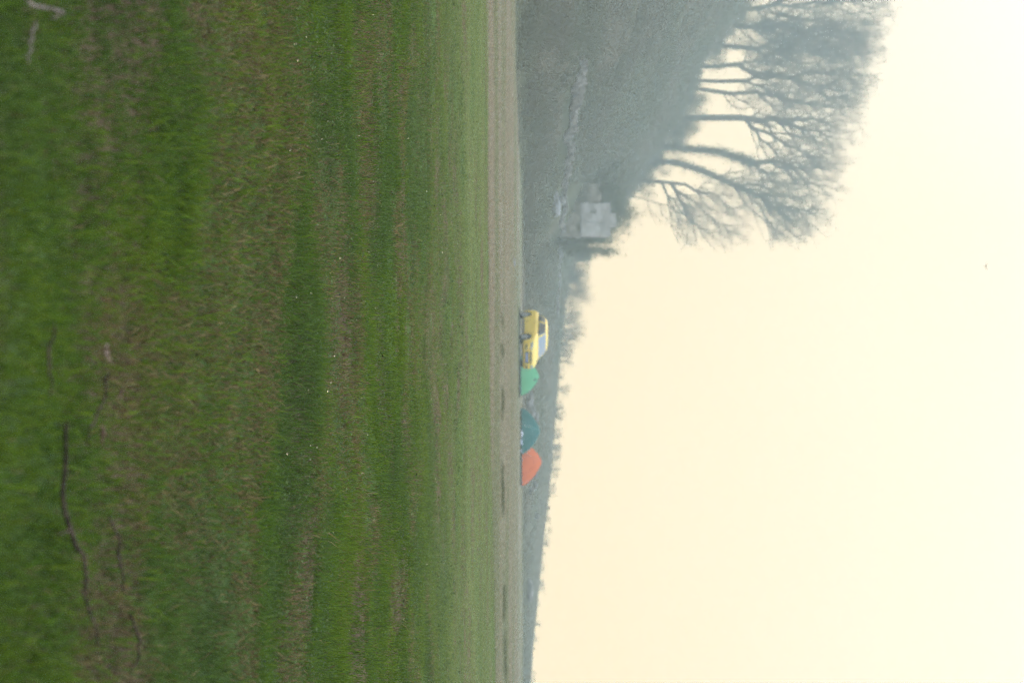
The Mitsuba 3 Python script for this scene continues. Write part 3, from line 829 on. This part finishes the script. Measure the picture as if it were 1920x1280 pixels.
def ruin():
    key = numbered('ruined_house')
    p = hit(412, 1064)
    k = p[1] / F                                     # metres per photo pixel at the house

    def rough(v, f, amt=0.06):
        return v + amt * (np.stack([meshkit.fbm(v * 1.7 + o, 3, 11) for o in (0, 31.7, 63.1)], -1) - 0.5) * 2, f

    def solid(poly, y0, y1, holes=(), amt=0.11):
        cs = m3.CrossSection([np.array(poly, float) * k])
        for h in holes:
            cs = cs - m3.CrossSection([np.array(h, float) * k])
        m = m3.Manifold.extrude(cs, y1 - y0).rotate([90, 0, 0]).translate([p[0], p[1] + y1, p[2]]).refine_to_length(0.3)
        return rough(*arr(m), amt)

    front_hi = [(-31, 27), (31, 25), (31, 60), (32, 78), (28, 80), (14, 79), (13, 91), (2, 92), (-12, 90), (-13, 80), (-31, 80)]
    crack = [(4, 34), (6, 34), (5, 52), (7, 66), (5.6, 66), (3.6, 52)]
    win = [(-18, 42), (-12, 42), (-12, 51), (-18, 51)]
    add(part(key, 'upper_wall'), solid(front_hi, 0.0, 0.55, [win, crack]), 'pale_plaster')
    add(part(key, 'lower_wall'), solid([(-31, -14), (31, -14), (31, 24.2), (-31, 26.2)], 0.06, 0.6, [[(-20, 6), (-14, 6), (-14, 15), (-20, 15)]]), 'dark_stone')
    add(part(key, 'string_course'), solid([(-31.5, 24.6), (31.5, 23.0), (31.5, 25.6), (-31.5, 27.2)], -0.08, 0.5, (), 0.02), 'stone')
    add(part(key, 'side_wall'), move(solid([(29, -14), (31, -14), (31, 74), (29, 76)], 0.62, 4.2)), 'dark_stone')
    add(part(key, 'side_wall'), move(solid([(-31, -14), (-29, -14), (-29, 78), (-31, 78)], 0.62, 4.2)), 'dark_stone')
    add(part(key, 'back_wall'), solid([(-31, -14), (31, -14), (31, 66), (10, 72), (-31, 70)], 4.25, 4.75), 'dark_stone')
    add(part(key, 'annex_wall'), solid([(-68, -14), (-31.6, -14), (-31.6, 62), (-46, 64), (-60, 58), (-68, 60)], 0.4, 0.9, [[(-54, 20), (-47, 20), (-47, 30), (-54, 30)]]), 'dark_stone')
    add(part(key, 'window_lintel'), solid([(-20, 51.2), (-10, 51.2), (-10, 53.4), (-20, 53.4)], -0.05, 0.4, (), 0.01), 'stone')
    # floor inside keeps the openings dark
    tag(key, 'ruined pale stone house with a broken stepped top on the slope', 'house')


ruin()

# ------------------------------------------------------------------ scrub on the slope, bushes and bare shrubs on the skyline
rs = np.random.default_rng(77)
n = 9000
su, sd = rs.uniform(-160, 1420, n), None
foot = np.interp(su, *FOOT.T)
sd = foot + 1.0 + (RIDGE_D - foot) * rs.random(n) ** 0.9
sx = np.tan(np.arctan((su - 640) / F)) * sd / np.sqrt(1 + ((su - 640) / F) ** 2)
sy = np.sqrt(np.maximum(sd ** 2 - sx ** 2, 0))
den = meshkit.fbm(np.stack([sx * 0.12, sy * 0.12, sx * 0], -1), 3, 90)
zr = ridge_z(su)
keep = (den > 0.27)
wx = np.interp(su, wu, wp[:, 1], left=-1, right=-1)
keep &= ~((wx > 0) & (sy > wx - 7) & (sy < wx + 0.6) & (su < 600))         # clear ground before the wall
hp = hit(412, 1064)
print('house', hp, flush=True)
keep &= ~((su > 335) & (su < 452) & (sy > hp[1] - 22) & (sy < hp[1] + 5.5))
keep &= ~((su > 455) & (sd > 193))
sx, sy, zr, su = sx[keep], sy[keep], zr[keep], su[keep]
size = rs.uniform(0.25, 0.7, len(sx)) * np.clip(zr / 7, 0.35, 1.3)
per = 54
cc = rs.normal(size=(len(sx), per, 3)); cc /= np.linalg.norm(cc, axis=2, keepdims=True); cc *= rs.random((len(sx), per, 1)) ** 0.4
cn = (0.5 * cc + [0, -0.9, 2.2]).reshape(-1, 3)
cc = cc * size[:, None, None] * [1.3, 1.3, 0.8] + np.stack([sx, sy, height(sx, sy) + size * 0.35], -1)[:, None]
cc = cc.reshape(-1, 3)
v, f = leaves(cc, np.repeat(size * 0.12, per), rs)
tone = np.repeat(meshkit.fbm(np.stack([sx * 0.2, sy * 0.2, sx * 0], -1), 2, 91), per)[:, None]
col = (np.array([0.050, 0.056, 0.034]) * (1 - tone) + np.array([0.064, 0.058, 0.042]) * tone) * (1 + 0.03 * rs.normal(size=(len(cc), 1)))
add_leaves('scrub', v, f, np.repeat(cn, 4, 0), np.repeat(np.clip(col, 0.01, 0.3), 4, 0), 'scrub_leaf')
tag('scrub', 'low heathery scrub covering the dark hillside', 'scrub', None, 'stuff')


def bush(label, u, X, w, h, n, seed, D=None, group=None, tones=((0.040, 0.055, 0.026), (0.075, 0.075, 0.04))):
    """A leafy evergreen bush: a few bare stems and a ragged crown of leaves."""
    key = numbered('bush')
    r = np.random.default_rng(seed)
    p = at(u, X, np.array(D)) if D else hit(u, X)
    p[2] = float(height(p[0], p[1])) if not D else min(p[2], float(height(p[0], p[1])))
    nb = 16
    hub = r.normal(size=(nb, 3)) * [0.42, 0.42, 0.24] * [w, w, h] + [0, 0, h * 0.55]
    hub[:, 2] = np.clip(hub[:, 2], h * 0.12, h * 0.92)
    c = hub[r.integers(0, nb, n)] + r.normal(size=(n, 3)) * np.array([w, w, h]) * 0.17
    c[:, 2] = np.maximum(c[:, 2], 0.05)
    v, f = leaves(c + p, 0.10, r)
    t = meshkit.fbm(c * 0.8, 2, seed)[:, None]
    col = np.array(tones[0]) * (1 - t) + np.array(tones[1]) * t
    add_leaves(part(key, 'crown'), v, f, np.repeat((c - [0, 0, h * 0.3]) / [w, w, h] + [0, 0, 0.3], 4, 0), np.repeat(col * (1 + 0.15 * r.normal(size=(n, 1))), 4, 0).clip(0.01, 0.3), 'scrub_leaf')
    ends = hub[:9] + p
    tips = ends + (ends - p) * 0.35 * r.uniform(0.5, 1.4, (9, 1))
    m = cat([prisms(np.repeat(p[None] - [0, 0, 0.2], 9, 0), ends, np.full(9, 0.035), np.full(9, 0.02), 4), prisms(ends, tips, np.full(9, 0.02), np.full(9, 0.006), 3)])
    add(part(key, 'stems'), m, 'twig_bark')
    tag(key, label, 'bush', group)


# bushes: (u, X of the foot, half width, height)
HD = hp[1]
bush('tall dark bush rising behind the ruined house', 372, 1130, 3.0, 3.6, 5200, 201, D=HD + 7)
bush('dark bush just behind the stepped top of the ruin', 405, 1120, 2.6, 3.6, 4600, 202, D=HD + 8)
bush('bush at the right corner of the ruined house', 455, 1080, 1.2, 4.2, 3600, 203, D=HD + 2)
bush('round dark bush standing apart right of the ruin', 478, 1076, 0.9, 1.9, 2200, 204, D=190)
bush('spiky small bush on the skyline right of the round bush', 524, 1068, 0.5, 1.0, 700, 205, D=197)
bush('dark bush below the rightmost bare tree', 330, 1185, 2.2, 2.6, 3200, 206, D=196)
bush('bushy thicket under the ivy clad tree', 262, 1235, 2.2, 3.2, 3600, 207, D=197)
bush('dark thicket left of the thick straight trunk', 193, 1272, 2.6, 3.4, 3800, 208, D=198)
bush('leafy thicket on the skyline right of the thick trunk', 240, 1262, 1.5, 3.2, 2600, 209, D=198)
bush('large dark thicket near the left end of the ridge', 100, 1305, 2.6, 3.6, 4200, 210, D=199)
bush('dense thicket at the left edge of the picture', 40, 1345, 3.4, 4.2, 5600, 211, D=199)
bush('thicket beyond the left frame edge on the ridge', -20, 1370, 3.4, 4.2, 4200, 212, D=199)
bush('ragged bush on the skyline between ivy tree and last tree', 300, 1212, 1.8, 2.4, 2600, 213, D=197)


def shrub(u, h, spread, seed, D=199.0):
    """A leafless shrub: a fan of stems that fork into fine twigs."""
    key = numbered('bare_shrub')
    r = np.random.default_rng(seed)
    x = (u - 640) / F * D
    p = np.array([x, D, float(height(x, D)) - 0.1])
    P0, P1, R0, R1 = [], [], [], []
    def grow(a, d, ln, rad, lev):
        b = a + d * ln
        P0.append(a); P1.append(b); R0.append(rad); R1.append(rad * 0.7)
        if lev < 4:
            for _ in range(r.integers(2, 4)):
                e = d + r.normal(size=3) * 0.38 + [0, 0, 0.10]; e /= np.linalg.norm(e)
                grow(b, e, ln * r.uniform(0.55, 0.85), rad * 0.62, lev + 1)
    for _ in range(r.integers(3, 6)):
        d = np.array([r.normal(0, 0.35) * spread, r.normal(0, 0.3), 1.0]); d /= np.linalg.norm(d)
        grow(p, d, h * r.uniform(0.28, 0.42), 0.024, 1)
    m = prisms(np.array(P0), np.array(P1), np.array(R0), np.array(R1), 3)
    add(part(key, 'twigs'), m, 'twig_bark')
    where = [w for lim, w in ((575, 'between the round bush and the yellow car'), (690, 'above the yellow car'), (770, 'above the gap right of the mint tent'), (850, 'above the teal tent'), (910, 'above the orange tent'), (1080, 'just right of the orange tent'), (2000, 'at the low far right end')) if u < lim][0]
    tag(key, f'leafless twiggy shrub on the hill skyline {where}', 'shrub', f'bare shrubs on the skyline {where}')


rs = np.random.default_rng(301)
for i, u in enumerate(np.concatenate([rs.uniform(472, 670, 92), rs.uniform(670, 960, 50), rs.uniform(960, 1290, 36)])):
    big = np.interp(u, [480, 540, 600, 660, 800, 950, 1290], [2.2, 4.0, 3.8, 2.6, 1.9, 1.5, 0.7])
    shrub(u, big * rs.uniform(0.3, 1.0), 1.0, 1000 + i, rs.uniform(193, 200))


# ------------------------------------------------------------------ the bare trees on the ridge
def span_tree(pts, trunk, bf=0.42):
    """Joins scattered crown points to the trunk: each point in turn to the node that makes the shortest way, counting the way back to the root."""
    n0 = len(trunk)
    N = np.vstack([trunk, pts]); n = len(N)
    parent = np.full(n, -1); path = np.full(n, np.inf)
    parent[1:n0] = np.arange(n0 - 1)
    path[:n0] = np.r_[0, np.cumsum(np.linalg.norm(np.diff(trunk, axis=0), axis=1))]
    best = np.full(n, np.inf); link = np.full(n, -1)
    done = np.zeros(n, bool); done[:n0] = True
    def offer(i):
        d = np.linalg.norm(N - N[i], axis=1)
        down = np.maximum(0, N[i, 2] - N[:, 2])                       # branches seldom grow downwards
        cost = d + bf * path[i] + 0.9 * down
        better = (cost < best) & ~done
        best[better] = cost[better]; link[better] = i
    for i in range(2, n0):
        offer(i)
    order = []
    for _ in range(n - n0):
        j = int(np.argmin(np.where(done, np.inf, best)))
        done[j] = True; parent[j] = link[j]; path[j] = path[link[j]] + np.linalg.norm(N[j] - N[link[j]])
        order.append(j); offer(j)
    return N, parent, order


def bare_tree(label, trunk_px, blobs, D, seed, n=1500, r0=0.32, twigs=3.0, ivy=0, ivy_crown=0):
    key = numbered('bare_tree')
    r = np.random.default_rng(seed)
    k = D / F
    tp = np.array(trunk_px, float)
    s = np.linspace(0, len(tp) - 1, 4 * len(tp))
    tu, tX = np.interp(s, range(len(tp)), tp[:, 0]), np.interp(s, range(len(tp)), tp[:, 1])
    tdep = D + 1.2 * (meshkit.noise(np.stack([s * 0.7, s * 0, s * 0], -1), seed) - 0.5)
    trunk = at(tu, tX, tdep)
    trunk[0, 2] = min(trunk[0, 2], float(height(trunk[0, 0], trunk[0, 1])) - 0.4)
    ws = np.array([b[4] for b in blobs], float); ws /= ws.sum()
    which = r.choice(len(blobs), n, p=ws)
    B = np.array([b[:4] for b in blobs], float)
    g = r.normal(size=(n, 3)); g /= np.linalg.norm(g, axis=1, keepdims=True); g *= 1.16 * r.random((n, 1)) ** 0.62
    uu, XX = B[which, 0] + g[:, 0] * B[which, 2], B[which, 1] + g[:, 2] * B[which, 3]
    crown = at(uu, XX, D + g[:, 1] * B[which, 2] * k * 0.9)
    n = int(n * (0.50 if seed < 6 else 0.38)); crown = crown[:n]
    N, par, order = span_tree(crown, trunk)
    m = len(N)
    # thickness: each fork carries its twigs
    area = np.full(m, 0.010 ** 2.2)
    for j in reversed(order):
        area[par[j]] += area[j]
    for j in range(len(trunk) - 1, 0, -1):
        area[j - 1] += area[j]
    rad = area ** (1 / 2.45); rad *= r0 / rad[1] * 1.2
    rad = np.maximum(rad, 0.027)
    # softened bends
    P = N.copy(); kids = np.zeros(m, int); acc = np.zeros((m, 3))
    for _ in range(3):
        kids[:] = 0; acc[:] = 0
        np.add.at(acc, par[order], P[order]); np.add.at(kids, par[order], 1)
        o = np.array(order); w = o[kids[o] > 0]
        P[w] = 0.5 * P[w] + 0.25 * P[par[w]] + 0.25 * acc[w] / kids[w][:, None]
    P += r.normal(0, 0.05, P.shape) * (np.arange(m) >= len(trunk))[:, None]
    tr = 0.85 * np.interp(np.arange(len(trunk)), [0, 1, len(trunk) - 1], [r0 * 1.35, r0 * 1.1, max(rad[len(trunk) - 1], r0 * 0.55)])
    add(part(key, 'trunk'), tube(P[:len(trunk)], tr, 9), 'bark', smooth=60)
    o = np.array(order); pr = par[o]
    # the branch starts no thicker than itself times 1.4
    limbs = prisms(P[pr], P[o], np.minimum(rad[pr], rad[o] * 1.35), rad[o], 5 if m < 4000 else 4)
    add(part(key, 'limbs'), limbs, 'bark')
    # fine twigs, fanning out and up
    nt = int(len(o) * twigs * (0.46 if seed < 6 else 0.42))
    b = r.choice(o[rad[o] < 0.09], nt)
    d = P[b] - P[par[b]]; d /= np.linalg.norm(d, axis=1, keepdims=True) + 1e-6
    d = d * 0.7 + r.normal(size=(nt, 3)) * 0.55 + [0, 0, 0.28]; d /= np.linalg.norm(d, axis=1, keepdims=True)
    ln = r.uniform(0.4, 1.7, nt)[:, None]
    e1 = P[b] + d * ln * 0.55
    d2 = d + r.normal(size=(nt, 3)) * 0.35 + [0, 0, 0.12]; d2 /= np.linalg.norm(d2, axis=1, keepdims=True)
    e2 = e1 + d2 * ln * 0.6
    d3 = d + r.normal(size=(nt, 3)) * 0.55; d3 /= np.linalg.norm(d3, axis=1, keepdims=True)
    e3 = e1 + d3 * ln * 0.5
    R = lambda q: np.full(nt, q)
    add(part(key, 'twigs'), cat([prisms(P[b], e1, R(0.019), R(0.015)), prisms(e1, e2, R(0.015), R(0.009)), prisms(e1, e3, R(0.015), R(0.009))]), 'twig_bark')
    if ivy or ivy_crown:
        q = []
        if ivy:
            i = r.integers(0, len(trunk) - 1, ivy); t = r.random((ivy, 1))
            q.append(P[i] * (1 - t) + P[i + 1] * t + r.normal(size=(ivy, 3)) * 0.34 * r.uniform(0.4, 1.3, (ivy, 1)))
        if ivy_crown:
            thick = o[(rad[o] > 0.04)]
            i = r.choice(thick, ivy_crown); t = r.random((ivy_crown, 1))
            pn = meshkit.fbm(P[i] * 0.22, 2, seed)
            c = P[i] * (1 - t) + P[par[i]] * t + r.normal(size=(ivy_crown, 3)) * 0.42
            q.append(c[pn > 0.47])
        add(part(key, 'ivy'), leaves(np.vstack(q), 0.13, r), 'ivy_leaf')
    tag(key, label, 'tree')


bare_tree('tall bare tree at the left edge, crown cut by the frame', [(12, 1340), (18, 1400), (8, 1460)], [(0, 1560, 60, 110, 3), (40, 1500, 50, 80, 2), (-40, 1560, 60, 110, 1.5), (25, 1620, 45, 50, 1)], 201, 1, 1900, 0.34, 3.2, 500, 3500)
bare_tree('ivy choked bare tree, second from the left edge', [(46, 1330), (50, 1400), (58, 1450)], [(62, 1500, 52, 75, 2.2), (70, 1580, 55, 70, 2), (52, 1440, 40, 45, 1), (85, 1620, 40, 38, 0.7)], 203, 2, 1900, 0.36, 3.0, 900, 7000)
bare_tree('bare ivy patched tree left of the slender twin trunks', [(84, 1300), (86, 1360), (92, 1420)], [(95, 1470, 42, 60, 1.4), (105, 1560, 48, 70, 2), (80, 1500, 40, 60, 1)], 199, 3, 1400, 0.26, 3.0, 700, 4500)
bare_tree('slender bare tree with one straight trunk, fourth from the left', [(126, 1285), (125, 1340), (121, 1385)], [(130, 1450, 34, 55, 1), (135, 1540, 42, 75, 1.6), (150, 1600, 36, 45, 0.8), (112, 1420, 26, 36, 0.5)], 200, 4, 1300, 0.27, 3.0, 0, 1200)
bare_tree('slender bare tree with a forking crown, fifth from the left', [(150, 1285), (153, 1345), (152, 1390)], [(162, 1450, 34, 50, 1), (165, 1540, 40, 70, 1.4), (185, 1590, 36, 40, 0.6)], 202, 5, 1200, 0.24, 3.0)
bare_tree('bare tree with a sinuous leaning trunk, sixth from the left', [(162, 1275), (170, 1330), (176, 1372), (172, 1420)], [(178, 1500, 34, 70, 1.4), (192, 1560, 36, 55, 1), (190, 1400, 26, 34, 0.5), (200, 1470, 26, 36, 0.6)], 199, 6, 1300, 0.27, 3.0)
bare_tree('bare tree with the thickest straight trunk, seventh from the left', [(222, 1262), (221, 1320), (221, 1390), (226, 1425)], [(232, 1480, 42, 60, 1.6), (240, 1560, 44, 50, 1.6), (265, 1500, 46, 60, 1.2), (280, 1460, 30, 46, 0.6), (222, 1440, 26, 36, 0.5), (288, 1550, 32, 36, 0.6)], 198, 7, 1900, 0.42, 2.6)
bare_tree('ivy clad tree leaning right, right of the thickest trunk', [(274, 1228), (279, 1290), (284, 1345), (298, 1390), (307, 1415)], [(316, 1490, 34, 80, 1.6), (300, 1540, 32, 52, 1), (334, 1460, 36, 56, 1), (345, 1540, 36, 44, 0.8)], 197, 8, 1300, 0.34, 2.2, 5200, 600)
bare_tree('ivy hung slanting bare tree, second from the right', [(302, 1212), (304, 1262), (318, 1312), (340, 1362), (362, 1410)], [(385, 1450, 40, 55, 1.6), (360, 1490, 46, 60, 1.2), (420, 1480, 40, 42, 1.3), (345, 1400, 34, 46, 0.7), (400, 1520, 40, 40, 0.8), (440, 1455, 24, 28, 0.5)], 196, 9, 1700, 0.36, 2.4, 2600, 3500)
bare_tree('bare tree with drooping crown, rightmost of the trees', [(339, 1192), (341, 1240), (346, 1285), (360, 1308)], [(392, 1310, 42, 52, 1.4), (430, 1300, 32, 46, 1), (400, 1370, 40, 50, 1.1), (440, 1360, 26, 44, 0.6), (360, 1340, 26, 36, 0.6)], 195, 10, 1300, 0.25, 2.0, 0, 900)
bare_tree('sapling with thin curved stems just above the ruin', [(368, 1185), (374, 1212), (384, 1242), (388, 1262)], [(400, 1278, 20, 34, 1), (398, 1236, 20, 24, 0.6)], 195, 11, 160, 0.09, 2.0)

# ------------------------------------------------------------------ the bird
plain('feather', (0.45, 0.42, 0.38), 0.7)
key = numbered('bird')
bp = at(499, 1848, np.array(95.0))
add(part(key, 'body'), move(lump((0.05, 0.15, 0.05), 8, 0.08, 3), bp), 'feather', smooth=True)
for s in (-1, 1):
    a, b = np.meshgrid(np.linspace(0, 1, 9), np.linspace(0, 1, 5), indexing='ij')
    x = s * (0.03 + a * 0.20); y = (b - 0.5) * 0.11 * (1 - a ** 2 * 0.75) - 0.05 * a
    z = 0.09 * np.sin(a * 2.2) - 0.06 * a ** 2
    top = np.stack([x, y, z + 0.006 * (1 - a)], -1).reshape(-1, 3); bot = top - [0, 0, 0.008]
    m = cat([(top, grid_faces(9, 5)), (bot, grid_faces(9, 5)[:, ::-1])])
    add(part(key, 'wing'), move(m, bp), 'feather', smooth=True)
tail = np.array([[0.02, 0.12, 0], [-0.02, 0.12, 0], [0.05, 0.24, 0.0], [-0.05, 0.24, 0.0], [0.02, 0.12, -0.01], [-0.02, 0.12, -0.01], [0.05, 0.24, -0.006], [-0.05, 0.24, -0.006]])
add(part(key, 'tail'), move((tail, np.array([[0, 1, 3], [0, 3, 2], [4, 7, 5], [4, 6, 7], [0, 2, 6], [0, 6, 4], [1, 5, 7], [1, 7, 3], [2, 3, 7], [2, 7, 6]])), bp), 'feather')
tag(key, 'small bird flying high in the pale sky', 'bird')
